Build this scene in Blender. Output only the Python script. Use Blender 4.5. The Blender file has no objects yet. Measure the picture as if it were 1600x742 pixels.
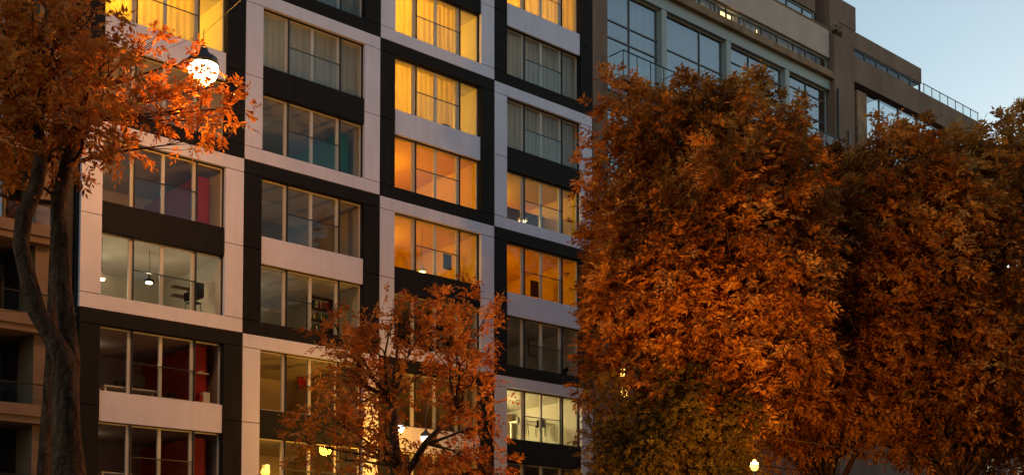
import bpy, bmesh, math, random
import numpy as np
from mathutils import Vector, Matrix

sc = bpy.context.scene
COL = sc.collection
R = math.radians
random.seed(7)
rng = np.random.default_rng(11)

# ------------------------------------------------------------------ camera
cam_d = bpy.data.cameras.new('camera')
cam = bpy.data.objects.new('camera', cam_d); COL.objects.link(cam)
cam.location = (0, 0, 1.7)
cam.rotation_euler = (R(90) + 0.048, 0, 0)
cam_d.sensor_width = 36
cam_d.lens = 36 * 1860.6 / 1600
cam_d.shift_y = (845.62 - 371) / 1600
cam_d.clip_end = 3000
sc.camera = cam

# ------------------------------------------------------------------ world, sun, exposure
w = bpy.data.worlds.new('World'); sc.world = w; w.use_nodes = True
nt = w.node_tree
bg = nt.nodes['Background']
sky = nt.nodes.new('ShaderNodeTexSky')
sky.sky_type = 'NISHITA'; sky.sun_disc = False
SUN_EL, SUN_ROT = R(4), R(43)
sky.sun_elevation = SUN_EL; sky.sun_rotation = SUN_ROT
sky.air_density = 1.0; sky.dust_density = 0.4; sky.ozone_density = 1.2
nt.links.new(sky.outputs[0], bg.inputs[0])
bg.inputs[1].default_value = 0.15
sd = bpy.data.lights.new('sun', 'SUN'); sd.energy = 0.2; sd.angle = R(10); sd.color = (1.0, 0.55, 0.28)
sun = bpy.data.objects.new('sun', sd); COL.objects.link(sun)
sdir = Vector((math.sin(SUN_ROT) * math.cos(SUN_EL), math.cos(SUN_ROT) * math.cos(SUN_EL), math.sin(SUN_EL)))
sun.rotation_euler = sdir.to_track_quat('Z', 'Y').to_euler()
sun.location = sdir * 100 + Vector((0, 0, 60))
sc.view_settings.view_transform = 'Standard'
sc.view_settings.look = 'None'
sc.view_settings.exposure = 1.24
sc.view_settings.gamma = 1.0
sc.cycles.use_denoising = True
sc.cycles.max_bounces = 8
sc.cycles.transparent_max_bounces = 24
sc.cycles.sample_clamp_indirect = 6.0
sc.cycles.caustics_reflective = False
sc.cycles.caustics_refractive = False

# ------------------------------------------------------------------ local frame of the street front (u along it, d into the buildings)
TH = 0.852
ROT = math.pi / 2 - TH
OX, OY = -13.433, 36.421
FRONT = Matrix.Translation((OX, OY, 0)) @ Matrix.Rotation(ROT, 4, 'Z')
def L(u, d, z):
    return FRONT @ Vector((u, d, z))

# ------------------------------------------------------------------ materials
def mat(name, base, rough=0.7, spec=0.3, metal=0.0, noise=0.0, nscale=3.0, emit=None, estr=0.0, bump=0.0, bscale=40.0, stretch=None, streak=0.0, bdist=0.03):
    m = bpy.data.materials.new(name); m.use_nodes = True
    t = m.node_tree; p = t.nodes['Principled BSDF']
    p.inputs['Base Color'].default_value = (*base, 1); p.inputs['Roughness'].default_value = rough
    p.inputs['Specular IOR Level'].default_value = spec; p.inputs['Metallic'].default_value = metal
    tc = t.nodes.new('ShaderNodeTexCoord'); mp = t.nodes.new('ShaderNodeMapping')
    geo = t.nodes.new('ShaderNodeNewGeometry')
    t.links.new(geo.outputs['Position'], mp.inputs[0])
    if stretch: mp.inputs['Scale'].default_value = stretch
    if noise > 0:
        n = t.nodes.new('ShaderNodeTexNoise'); n.inputs['Scale'].default_value = nscale; n.inputs['Detail'].default_value = 6
        t.links.new(mp.outputs[0], n.inputs['Vector'])
        r = t.nodes.new('ShaderNodeMapRange')
        r.inputs['From Min'].default_value = 0.3; r.inputs['From Max'].default_value = 0.7
        r.inputs['To Min'].default_value = 1 - noise; r.inputs['To Max'].default_value = 1 + noise
        t.links.new(n.outputs['Fac'], r.inputs['Value'])
        mx = t.nodes.new('ShaderNodeVectorMath'); mx.operation = 'SCALE'
        mx.inputs[0].default_value = base
        t.links.new(r.outputs[0], mx.inputs['Scale'])
        t.links.new(mx.outputs[0], p.inputs['Base Color'])
    if streak > 0 and noise > 0:
        m3 = t.nodes.new('ShaderNodeMapping'); m3.inputs['Scale'].default_value = (5, 5, 0.35)
        t.links.new(geo.outputs['Position'], m3.inputs[0])
        n3 = t.nodes.new('ShaderNodeTexNoise'); n3.inputs['Scale'].default_value = 1.0; n3.inputs['Detail'].default_value = 5
        t.links.new(m3.outputs[0], n3.inputs['Vector'])
        oi = t.nodes.new('ShaderNodeObjectInfo')
        r3 = t.nodes.new('ShaderNodeMapRange'); r3.inputs['From Min'].default_value = 0.35; r3.inputs['From Max'].default_value = 0.65
        r3.inputs['To Min'].default_value = 1 - streak; r3.inputs['To Max'].default_value = 1.0
        t.links.new(n3.outputs['Fac'], r3.inputs['Value'])
        r4 = t.nodes.new('ShaderNodeMapRange'); r4.inputs['To Min'].default_value = 1 - streak * 0.7; r4.inputs['To Max'].default_value = 1.0
        t.links.new(oi.outputs['Random'], r4.inputs['Value'])
        a1 = t.nodes.new('ShaderNodeMath'); a1.operation = 'MULTIPLY'; a2 = t.nodes.new('ShaderNodeMath'); a2.operation = 'MULTIPLY'
        t.links.new(r3.outputs[0], a1.inputs[0]); t.links.new(r4.outputs[0], a1.inputs[1])
        t.links.new(a1.outputs[0], a2.inputs[0]); t.links.new(r.outputs[0], a2.inputs[1]); t.links.new(a2.outputs[0], mx.inputs['Scale'])
    if bump > 0:
        n2 = t.nodes.new('ShaderNodeTexNoise'); n2.inputs['Scale'].default_value = bscale; n2.inputs['Detail'].default_value = 4
        t.links.new(geo.outputs['Position'], n2.inputs['Vector'])
        b = t.nodes.new('ShaderNodeBump'); b.inputs['Strength'].default_value = bump; b.inputs['Distance'].default_value = bdist
        t.links.new(n2.outputs['Fac'], b.inputs['Height']); t.links.new(b.outputs[0], p.inputs['Normal'])
    if emit:
        p.inputs['Emission Color'].default_value = (*emit, 1); p.inputs['Emission Strength'].default_value = estr
    return m

def glass_mat(name, tint=(1, 1, 1), base=0.04, grazing=0.6, gcol=(1, 1, 1), rough=0.0):
    m = bpy.data.materials.new(name); m.use_nodes = True
    t = m.node_tree; t.nodes.remove(t.nodes['Principled BSDF'])
    out = t.nodes['Material Output']
    tr = t.nodes.new('ShaderNodeBsdfTransparent'); tr.inputs[0].default_value = (*tint, 1)
    gl = t.nodes.new('ShaderNodeBsdfGlossy'); gl.inputs['Roughness'].default_value = rough; gl.inputs[0].default_value = (*gcol, 1)
    lw = t.nodes.new('ShaderNodeLayerWeight'); lw.inputs['Blend'].default_value = 0.5
    pw = t.nodes.new('ShaderNodeMath'); pw.operation = 'POWER'; pw.inputs[1].default_value = 3.5
    ma = t.nodes.new('ShaderNodeMath'); ma.operation = 'MULTIPLY_ADD'; ma.inputs[1].default_value = grazing; ma.inputs[2].default_value = base
    mx = t.nodes.new('ShaderNodeMixShader')
    t.links.new(lw.outputs['Facing'], pw.inputs[0]); t.links.new(pw.outputs[0], ma.inputs[0])
    t.links.new(ma.outputs[0], mx.inputs[0]); t.links.new(tr.outputs[0], mx.inputs[1]); t.links.new(gl.outputs[0], mx.inputs[2])
    t.links.new(mx.outputs[0], out.inputs[0])
    return m

def leaf_mat(name, cols, trans=0.35):
    m = bpy.data.materials.new(name); m.use_nodes = True
    t = m.node_tree; p = t.nodes['Principled BSDF']; out = t.nodes['Material Output']
    p.inputs['Roughness'].default_value = 0.55; p.inputs['Specular IOR Level'].default_value = 0.25
    g = t.nodes.new('ShaderNodeNewGeometry')
    n = t.nodes.new('ShaderNodeTexNoise'); n.inputs['Scale'].default_value = 0.55; n.inputs['Detail'].default_value = 3
    t.links.new(g.outputs['Position'], n.inputs['Vector'])
    a = t.nodes.new('ShaderNodeMath'); a.operation = 'MULTIPLY_ADD'; a.inputs[1].default_value = 0.55
    sb = t.nodes.new('ShaderNodeMath'); sb.operation = 'MULTIPLY_ADD'; sb.inputs[1].default_value = 2.0; sb.inputs[2].default_value = -0.72
    t.links.new(n.outputs['Fac'], sb.inputs[0])
    t.links.new(g.outputs['Random Per Island'], a.inputs[0]); t.links.new(sb.outputs[0], a.inputs[2])
    cr = t.nodes.new('ShaderNodeValToRGB')
    e = cr.color_ramp.elements
    k = len(cols)
    e[0].position = 0.0; e[0].color = (*cols[0], 1); e[1].position = 1.0; e[1].color = (*cols[-1], 1)
    for i in range(1, k - 1):
        x = e.new(i / (k - 1)); x.color = (*cols[i], 1)
    t.links.new(a.outputs[0], cr.inputs[0])
    t.links.new(cr.outputs[0], p.inputs['Base Color'])
    tl = t.nodes.new('ShaderNodeBsdfTranslucent'); t.links.new(cr.outputs[0], tl.inputs[0])
    mx = t.nodes.new('ShaderNodeMixShader'); mx.inputs[0].default_value = trans
    t.links.new(p.outputs[0], mx.inputs[1]); t.links.new(tl.outputs[0], mx.inputs[2]); t.links.new(mx.outputs[0], out.inputs[0])
    return m

def cloth_mat(name, col, trans=0.55, clear=0.12):
    m = bpy.data.materials.new(name); m.use_nodes = True
    t = m.node_tree; t.nodes.remove(t.nodes['Principled BSDF']); out = t.nodes['Material Output']
    df = t.nodes.new('ShaderNodeBsdfDiffuse'); df.inputs[0].default_value = (*col, 1)
    tl = t.nodes.new('ShaderNodeBsdfTranslucent'); tl.inputs[0].default_value = (*col, 1)
    tp = t.nodes.new('ShaderNodeBsdfTransparent')
    m1 = t.nodes.new('ShaderNodeMixShader'); m1.inputs[0].default_value = trans
    m2 = t.nodes.new('ShaderNodeMixShader'); m2.inputs[0].default_value = clear
    t.links.new(df.outputs[0], m1.inputs[1]); t.links.new(tl.outputs[0], m1.inputs[2])
    t.links.new(m1.outputs[0], m2.inputs[1]); t.links.new(tp.outputs[0], m2.inputs[2]); t.links.new(m2.outputs[0], out.inputs[0])
    return m

M = dict(
    white=mat('white_cladding', (0.75, 0.715, 0.86), 0.6, 0.3, noise=0.06, nscale=0.9, streak=0.06, bump=0.05, bscale=3),
    dark=mat('dark_cladding', (0.017, 0.0145, 0.0145), 0.75, 0.15, noise=0.15, nscale=1.2, streak=0.25),
    core=mat('joint_dark', (0.02, 0.02, 0.02), 0.9),
    frame=mat('light_frame', (0.62, 0.58, 0.54), 0.5),
    rail=mat('dark_metal', (0.02, 0.02, 0.022), 0.4, 0.4),
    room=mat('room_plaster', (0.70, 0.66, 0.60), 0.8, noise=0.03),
    amber_lit=mat('amber_lit_plaster', (0.72, 0.50, 0.05), 0.8, noise=0.03),  # amber of the lamplight put into the plaster colour
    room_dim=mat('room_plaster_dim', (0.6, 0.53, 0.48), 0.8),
    red=mat('red_paint', (0.30, 0.009, 0.014), 0.6),
    green=mat('green_paint', (0.0, 0.16, 0.105), 0.6),
    plum=mat('plum_paint', (0.42, 0.33, 0.33), 0.7),
    wood=mat('dark_wood', (0.07, 0.03, 0.018), 0.5, noise=0.3, nscale=8),
    black=mat('black_plastic', (0.012, 0.012, 0.013), 0.4),
    paper=mat('white_paint', (0.75, 0.73, 0.7), 0.6),
    greenery=mat('plant_leaf', (0.03, 0.07, 0.02), 0.6),
    conc=mat('brown_concrete', (0.24, 0.15, 0.112), 0.85, 0.2, noise=0.22, nscale=1.2, bump=0.2, bscale=12, stretch=(1, 1, 0.25)),
    mull=mat('grey_mullion', (0.14, 0.15, 0.16), 0.5),
    conc_warm=mat('weathered_concrete', (0.30, 0.18, 0.11), 0.85, 0.2, noise=0.35, nscale=1.8, bump=0.2, bscale=14),
    stucco=mat('grey_stucco', (0.58, 0.43, 0.37), 0.85, 0.2, noise=0.08, nscale=1.0),
    palemetal=mat('pale_blue_grey_frame', (0.36, 0.40, 0.40), 0.5, 0.4),
    oldconc=mat('pale_concrete', (0.22, 0.145, 0.10), 0.85, 0.2, noise=0.15, nscale=1.5),
    darkwall=mat('dark_wall', (0.05, 0.045, 0.045), 0.7, noise=0.2),
    blind=mat('grey_blind', (0.72, 0.72, 0.7), 0.7, noise=0.25, nscale=3.5, stretch=(1, 1, 0.03)),
    asphalt=mat('asphalt', (0.05, 0.05, 0.05), 0.9, noise=0.2, nscale=4, bump=0.2),
    paving=mat('paving', (0.24, 0.22, 0.2), 0.85, noise=0.15, nscale=2, bump=0.2),
    soil=mat('ground', (0.12, 0.11, 0.09), 0.95, noise=0.2),
    paint=mat('road_paint', (0.75, 0.75, 0.72), 0.7),
    bark=mat('bark', (0.10, 0.048, 0.025), 0.9, 0.2, noise=0.65, nscale=8, bump=1.0, bscale=9, bdist=0.12, stretch=(1, 1, 0.3)),
    glass=glass_mat('window_glass', (0.93, 0.94, 0.93), 0.014, 0.4),
    rail_glass=glass_mat('balustrade_glass', (0.92, 0.94, 0.94), 0.022, 0.45),
    sky_glass=glass_mat('reflective_glass', (0.68, 0.72, 0.74), 0.2, 0.5),
    sheer=cloth_mat('sheer_curtain', (0.85, 0.66, 0.28), 0.6, 0.12),
    grey_sheer=cloth_mat('grey_curtain', (0.55, 0.52, 0.47), 0.4, 0.08),
    beige_curtain=cloth_mat('beige_curtain', (0.5, 0.42, 0.3), 0.4, 0.02),
    cable=mat('cable', (0.07, 0.045, 0.018), 0.6),
    lampmetal=mat('lamp_metal', (0.08, 0.08, 0.08), 0.4, metal=0.8),
)

# ------------------------------------------------------------------ object helpers
def tag(o, label=None, cat=None, group=None, kind=None):
    if label: o['label'] = label
    if cat: o['category'] = cat
    if group: o['group'] = group
    if kind: o['kind'] = kind
    return o
def thing(name, label, cat, matrix, group=None):
    o = bpy.data.objects.new(name, None); COL.objects.link(o)
    o.matrix_world = matrix; o.empty_display_size = 0.3
    return tag(o, label, cat, group)
def at(u, d, z, rz=0.0):
    return Matrix.Translation(L(u, d, z)) @ Matrix.Rotation(ROT + rz, 4, 'Z')
def link(name, me, parent=None, m=None):
    o = bpy.data.objects.new(name, me); COL.objects.link(o)
    if parent is not None: o.parent = parent
    if m is not None and not me.materials: me.materials.append(m)
    return o
class MB:
    """collects simple solids into one mesh"""
    def __init__(s): s.v = []; s.f = []
    def box(s, x0, x1, y0, y1, z0, z1):
        b = len(s.v)
        s.v += [(x0, y0, z0), (x1, y0, z0), (x1, y1, z0), (x0, y1, z0), (x0, y0, z1), (x1, y0, z1), (x1, y1, z1), (x0, y1, z1)]
        s.f += [tuple(b + i for i in q) for q in ((0, 3, 2, 1), (4, 5, 6, 7), (0, 1, 5, 4), (1, 2, 6, 5), (2, 3, 7, 6), (3, 0, 4, 7))]
        return s
    def tube(s, pts, rad, n=8, cap=True, knob=0.0):
        pts = [Vector(p) for p in pts]
        if not hasattr(rad, '__len__'): rad = [rad] * len(pts)
        b = len(s.v); prev = None
        for i, p in enumerate(pts):
            t = (pts[min(i + 1, len(pts) - 1)] - pts[max(i - 1, 0)]).normalized()
            if prev is None:
                a = t.orthogonal().normalized()
            else:
                a = (prev - t * prev.dot(t)).normalized()
            prev = a; c = t.cross(a)
            for k in range(n):
                g = 2 * math.pi * k / n
                q = p + (a * math.cos(g) + c * math.sin(g)) * rad[i] * (1 + knob * math.sin(g * 3 + i * 1.7) + knob * math.sin(g * 2 - i * 2.3))
                s.v.append(tuple(q))
        for i in range(len(pts) - 1):
            for k in range(n):
                k2 = (k + 1) % n
                s.f.append((b + i * n + k, b + i * n + k2, b + (i + 1) * n + k2, b + (i + 1) * n + k))
        if cap:
            s.f.append(tuple(b + k for k in reversed(range(n))))
            s.f.append(tuple(b + (len(pts) - 1) * n + k for k in range(n)))
        return s
    def lathe(s, prof, n=16, origin=(0, 0, 0)):
        b = len(s.v); ox, oy, oz = origin
        for r, z in prof:
            for k in range(n):
                g = 2 * math.pi * k / n
                s.v.append((ox + r * math.cos(g), oy + r * math.sin(g), oz + z))
        for i in range(len(prof) - 1):
            for k in range(n):
                k2 = (k + 1) % n
                s.f.append((b + i * n + k, b + i * n + k2, b + (i + 1) * n + k2, b + (i + 1) * n + k))
        s.f.append(tuple(b + k for k in reversed(range(n))))
        s.f.append(tuple(b + (len(prof) - 1) * n + k for k in range(n)))
        return s
    def mesh(s, name, m):
        me = bpy.data.meshes.new(name); me.from_pydata(s.v, [], s.f); me.update()
        if m: me.materials.append(m)
        return me
    def build(s, name, m, parent=None, smooth=False):
        me = s.mesh(name, m)
        if smooth: me.polygons.foreach_set('use_smooth', [True] * len(me.polygons))
        return link(name, me, parent)
_boxes = {}
def box(name, m, parent, x0, x1, y0, y1, z0, z1):
    """one box as an object of its own; equal sizes share a mesh"""
    k = (round(x1 - x0, 3), round(y1 - y0, 3), round(z1 - z0, 3), m.name)
    if k not in _boxes:
        hx, hy, hz = k[0] / 2, k[1] / 2, k[2] / 2
        _boxes[k] = MB().box(-hx, hx, -hy, hy, -hz, hz).mesh(name, m)
    o = link(name, _boxes[k], parent)
    o.location = ((x0 + x1) / 2, (y0 + y1) / 2, (z0 + z1) / 2)
    return o
def sub(name, m, part, x0, x1, y0, y1, z0, z1):
    """a box under a part, given in the thing's own coordinates"""
    o = box(name, m, part, x0, x1, y0, y1, z0, z1)
    o.location -= part.location
    return o
def lamp_light(name, parent, loc, col, power, radius=0.1):
    l = bpy.data.lights.new(name, 'POINT'); l.energy = power; l.color = col; l.shadow_soft_size = radius
    o = bpy.data.objects.new(name, l); COL.objects.link(o); o.parent = parent; o.location = loc
    return o
_glow = {}
def glow(col, s):
    k = (col, s)
    if k not in _glow: _glow[k] = mat('lamp_or_wall_glow', (0.8, 0.8, 0.8), 0.5, emit=col, estr=s)
    return _glow[k]

# ------------------------------------------------------------------ ground
def sheet(name, m, u0, u1, d0, d1, z0, z1):
    o = MB().box(u0, u1, d0, d1, z0, z1).build(name, m)
    o.matrix_world = FRONT; tag(o, kind='structure'); return o
g = MB(); g.v = [(-1500, -1500, -0.16), (1500, -1500, -0.16), (1500, 1500, -0.16), (-1500, 1500, -0.16)]; g.f = [(0, 1, 2, 3)]
tag(g.build('ground', M['soil']), kind='structure')
sheet('pavement', M['paving'], -60, 110, -7.5, 1.5, -0.155, 0.0)
sheet('road', M['asphalt'], -60, 110, -26, -7.5, -0.158, -0.13)
sheet('far_pavement', M['paving'], -60, 110, -46, -26, -0.155, 0.0)
mk = MB()
for k in range(28): mk.box(-58 + 6 * k, -55 + 6 * k, -16.82, -16.68, -0.129, -0.125)
mko = mk.build('road_markings', M['paint']); mko.matrix_world = FRONT; tag(mko, kind='structure')

# ------------------------------------------------------------------ chequered apartment building
CW, CH, Z0 = 5.6, 6.0, 10.711
WL, WR = 0.69, 4.90
WIN = ((0.48, 2.51), (3.48, 5.53))
bld = thing('apartment_building', 'tall apartment block with a chequerboard of white and black square frames round its windows', 'building', FRONT)
GAP = 0.014
def panel(m, u0, u1, z0, z1, d0=-0.12, d1=0.02):
    box('cladding_panel', m, bld, u0 + GAP, u1 - GAP, d0, d1, z0 + GAP, z1 - GAP)
backing = MB()
rooms = {}   # (column, row, storey) -> dict of settings
A = (1.0, 0.27, 0.008); Yl = (1.0, 0.52, 0.03); Cr = (1.0, 0.78, 0.38); Dm = (1.0, 0.82, 0.5)
rooms[(0, 1, 1)] = dict(curtain='sheer', light=(Yl, 330))
rooms[(0, 1, 0)] = dict(light=(A, 14))
rooms[(0, 0, 1)] = dict(part='red', wall='room_dim', light=(Dm, 4))  # dark room; weak lamp added to bring up the red wall
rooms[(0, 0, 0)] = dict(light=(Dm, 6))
rooms[(0, -1, 1)] = dict(part='red', wall='plum', light=(Dm, 4))  # dark room given a faint added lamp
rooms[(0, -1, 0)] = dict(part='red', wall='plum', light=(Dm, 3))  # dark as well, faint lamp added
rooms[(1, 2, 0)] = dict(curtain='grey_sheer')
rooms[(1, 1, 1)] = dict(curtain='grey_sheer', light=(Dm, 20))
rooms[(1, 1, 0)] = dict(part='green', wall='room_dim', light=(Dm, 4))  # dark room; weak lamp added to show the green wall
rooms[(1, 0, 1)] = dict(wall='room_dim', light=(Dm, 3))  # unlit room, its faint lamp is an added fill
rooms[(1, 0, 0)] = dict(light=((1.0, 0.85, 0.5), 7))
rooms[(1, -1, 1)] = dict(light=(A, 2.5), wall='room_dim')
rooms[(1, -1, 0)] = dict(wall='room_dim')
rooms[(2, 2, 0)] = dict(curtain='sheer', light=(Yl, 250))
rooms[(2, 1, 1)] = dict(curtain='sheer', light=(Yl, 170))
rooms[(2, 1, 0)] = dict(light=((1.0, 0.52, 0.003), 150), wall='amber_lit')
rooms[(2, 0, 1)] = dict(light=((1.0, 0.52, 0.006), 95), wall='amber_lit')
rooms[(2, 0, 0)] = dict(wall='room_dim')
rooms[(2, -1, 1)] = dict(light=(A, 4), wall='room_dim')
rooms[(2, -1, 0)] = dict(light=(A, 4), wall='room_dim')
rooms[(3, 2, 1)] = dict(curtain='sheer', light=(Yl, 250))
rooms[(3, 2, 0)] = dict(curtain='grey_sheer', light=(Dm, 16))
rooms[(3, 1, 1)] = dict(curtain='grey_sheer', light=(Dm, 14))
rooms[(3, 1, 0)] = dict(light=((1.0, 0.58, 0.08), 150), wall='amber_lit')
rooms[(3, 0, 1)] = dict(light=((1.0, 0.47, 0.006), 75), wall='amber_lit')
rooms[(3, 0, 0)] = dict(wall='room_dim', light=(Dm, 6))  # dark room, weak lamp added to lift its tone
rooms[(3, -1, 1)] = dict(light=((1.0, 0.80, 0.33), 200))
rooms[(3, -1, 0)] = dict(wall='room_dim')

def make_window(U, zb, zt):
    """frame, mullions, panes and glass balustrade of one four-pane window; U is its cell's left edge"""
    l, r = U + WL, U + WR
    fb = MB(); fw = 0.045
    fb.box(l, r, 0.13, 0.21, zb, zb + fw).box(l, r, 0.13, 0.21, zt - fw, zt)
    fb.box(l, l + fw, 0.13, 0.21, zb + fw, zt - fw).box(r - fw, r, 0.13, 0.21, zb + fw, zt - fw)
    win = fb.build('window', M['frame'], bld)
    e = [l + fw, U + 1.72, U + 2.785, U + 3.88, r - fw]
    hw = 0.055
    for x in e[1:4]:
        sub('mullion', M['frame'], win, x - hw, x + hw, 0.125, 0.215, zb + fw + .002, zt - fw - .002)
    for i in range(4):
        sub('pane', M['glass'], win, e[i] + (hw if i else 0) + .002, e[i + 1] - (hw if i < 3 else 0) - .002, 0.165, 0.175, zb + fw + .002, zt - fw - .002)
    zr = zb + 0.5 * (zt - zb)
    for x in (e[1] + hw + 0.02, e[3] + hw + 0.02):
        sub('guide_rail', M['rail'], win, x - 0.014, x + 0.014, 0.04, 0.12, zb + .01, zt - .01)
    sub('handrail', M['rail'], win, e[1] + hw + 0.036, e[3] + hw + 0.004, 0.065, 0.095, zr - 0.014, zr + 0.014)
    sub('balustrade', M['rail_glass'], win, e[1] + hw + 0.036, e[3] + hw + 0.004, 0.076, 0.084, zb + 0.03, zr - 0.016)
    return win

def make_room(U, zb, zt, wall, depth=4.8):
    m = M[wall]
    u0, u1 = U + 0.12, U + 4.98
    f, c = zb - 0.03, zt + 0.03
    rb = MB()
    rb.box(u0, u1, 0.24, depth, f - 0.1, f)            # floor
    rb.box(u0, u1, 0.24, depth, c, c + 0.1)            # ceiling
    rb.box(u0, u1, depth, depth + 0.1, f - 0.1, c + 0.1)
    rb.box(u0 - 0.1, u0, 0.24, depth + 0.1, f - 0.1, c + 0.1)
    rb.box(u1, u1 + 0.1, 0.24, depth + 0.1, f - 0.1, c + 0.1)
    return rb.build('room', m, bld)

def curtain(u0, u1, d, z0, z1, m, label, group='curtains in the chequered block', gap=None):
    n = 150
    rr = random.Random(int(u0 * 100 + z0 * 10))
    ph = [rr.uniform(0, 6.28) for _ in range(4)]
    vs, fs = [], []
    for j, z in enumerate((z0, (z0 + z1) / 2, z1)):
        for i in range(n + 1):
            x = (u1 - u0) * i / n
            a = 0.035 * math.sin(x * 26 + ph[0] + 0.8 * math.sin(x * 3 + ph[1])) + 0.03 * math.sin(x * 11 + ph[2]) * (1 - 0.3 * j)
            vs.append((x, a + 0.02 * math.sin(x * 4 + ph[3]), z - z0))
    for j in range(2):
        for i in range(n):
            b = j * (n + 1) + i
            fs.append((b, b + 1, b + n + 2, b + n + 1))
    me = bpy.data.meshes.new('curtain'); me.from_pydata(vs, [], fs); me.materials.append(m); me.update()
    me.polygons.foreach_set('use_smooth', [True] * len(fs))
    o = link('curtain', me); o.matrix_world = at(u0, d, z0)
    return tag(o, label, 'curtain', group)

CURT = {(0, 1, 1): 'yellow lit sheer curtain in the leftmost column, just above the hanging lamp',
        (1, 2, 0): 'grey curtain in the topmost window of the second column, cut by the picture top',
        (1, 1, 1): 'grey checked curtain in the window above the room with the green wall',
        (2, 2, 0): 'bright yellow lit curtain in the topmost window of the third column',
        (2, 1, 1): 'yellow lit curtain in the third column, inside the black frame',
        (3, 2, 1): 'bright yellow lit curtain in the topmost window of the fourth column',
        (3, 2, 0): 'plain grey curtain in the fourth column, inside the black frame',
        (3, 1, 1): 'plain grey curtain in the fourth column, inside the white frame'}
NAMES = {0: 'first', 1: 'second', 2: 'third', 3: 'fourth'}
for c in range(4):
    for r in range(-1, 4):
        U, Z = c * CW, Z0 + r * CH
        white = (c + r) % 2 == 0
        mf, ms = (M['white'], M['dark']) if white else (M['dark'], M['white'])
        panel(mf, U, U + CW, Z + WIN[1][1], Z + CH)
        panel(mf, U, U + CW, Z, Z + WIN[0][0])
        zj = Z + 2.98
        for a, b in ((0, WL), (WR, CW)):
            panel(mf, U + a, U + b, Z + WIN[0][0], zj)
            panel(mf, U + a, U + b, zj, Z + WIN[1][1])
        panel(ms, U + WL, U + WR, Z + WIN[0][1], Z + WIN[1][0], -0.085, 0.02)
        # wall behind the cladding, with openings
        backing.box(U, U + WL, 0.021, 0.23, Z, Z + CH).box(U + WR, U + CW, 0.021, 0.23, Z, Z + CH)
        for a, b in ((0, WIN[0][0]), (WIN[0][1], WIN[1][0]), (WIN[1][1], CH)):
            backing.box(U + WL, U + WR, 0.021, 0.23, Z + a, Z + b)
        for s in (0, 1):
            zb, zt = Z + WIN[s][0], Z + WIN[s][1]
            make_window(U, zb, zt)
            cfg = rooms.get((c, r, s), {})
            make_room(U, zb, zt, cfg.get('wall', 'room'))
            if cfg.get('part'):
                pm = M[cfg['part']]
                top = zt - 0.25 if r >= 0 else zt - 0.04
                if (c, r, s) == (0, -1, 0): top = zt - 0.12
                box('partition_wall', pm, bld, U + 4.22, U + 4.68, 0.62, 4.78, zb - 0.025, top)
            if cfg.get('curtain'):
                curtain(U + WL - 0.2, U + (3.98 if (c, r, s) in ((2, 2, 0), (2, 1, 1), (0, 1, 1)) else WR + 0.05), 0.5, zb - 0.02, zt + 0.02, M[cfg['curtain']], CURT[(c, r, s)])
            if cfg.get('light'):  # includes the weak fill lamps added in dark rooms
                col, pw = cfg['light']
                cl = thing('unseen_ceiling_light', 'unseen round ceiling light in the %s column, %s' % (NAMES[c], 'storey %s' % ['ground', 'low', 'middle', 'upper', 'high', 'top', 'roof', 'attic', 'x', 'y'][2 * (r + 1) + s]), 'ceiling light', at(U + 1.5, 2.9, zt + 0.03), 'ceiling lights inside the lit rooms')
                MB().lathe([(0.16, 0), (0.16, -0.03)], 16).build('mount', M['paper'], cl)
                MB().lathe([(0.15, -0.031), (0.14, -0.07), (0.06, -0.09)], 16).build('diffuser', glow(col, pw * 0.02), cl)
                lamp_light('bulb', cl, (0, 0, -0.35), col, pw * 0.55, 0.12)
backing.build('structural_wall', M['core'], bld)
# plinth, flanks, rear and roof
zt_all = Z0 + 4 * CH
box('plinth', M['dark'], bld, 0.0, 22.4, -0.05, 0.23, 0.0, Z0 - CH - 0.01)
box('flank_wall', M['darkwall'], bld, 0.0, 0.11, 0.24, 14, 0, zt_all)
box('flank_wall', M['darkwall'], bld, 22.29, 22.4, 0.24, 14, 0, zt_all)
box('rear_wall', M['darkwall'], bld, 0, 22.4, 14.01, 14.2, 0, zt_all)
box('roof', M['darkwall'], bld, 0, 22.4, 0.03, 14.2, zt_all + 0.005, zt_all + 0.3)

# ------------------------------------------------------------------ furniture seen in the windows
def pendant(u, d, z, ztop, label, col, power, size=0.17, shade='black'):
    t = thing('pendant_lamp', label, 'lamp', at(u, d, z))
    MB().tube([(0, 0, size * 1.5), (0, 0, ztop - z)], 0.008, 6).build('cord', M['black'], t)
    MB().lathe([(size, 0), (size * 0.92, size * 0.45), (size * 0.3, size * 0.7), (size * 0.18, size * 1.5)], 18).build('lamp_shade', M[shade], t, True)
    MB().lathe([(size * 0.6, -0.05), (size * 0.62, -0.004)], 14).build('bulb', glow(col, 6), t)
    lamp_light('lamp_glow', t, (0, 0, -0.25), col, power, 0.08)
    return t
pendant(2.75, 1.0, 12.17, 13.24, 'black bell pendant lamp hanging in the room under the red walled one', Dm, 9)
pendant(1.05, 0.75, 11.93, 13.24, 'white shaded lamp at the left edge of the room under the red walled one', Dm, 5, 0.14, 'paper')
pendant(13.85, 0.8, 14.5, 16.24, 'white lamp low in the amber room with a dark picture', (1, 0.7, 0.2), 6, 0.2, 'paper')
pendant(19.1, 0.75, 17.62, 19.2, 'white dish pendant above dark wooden wall in the fourth column', (1, 0.8, 0.4), 6, 0.22, 'paper')
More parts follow.
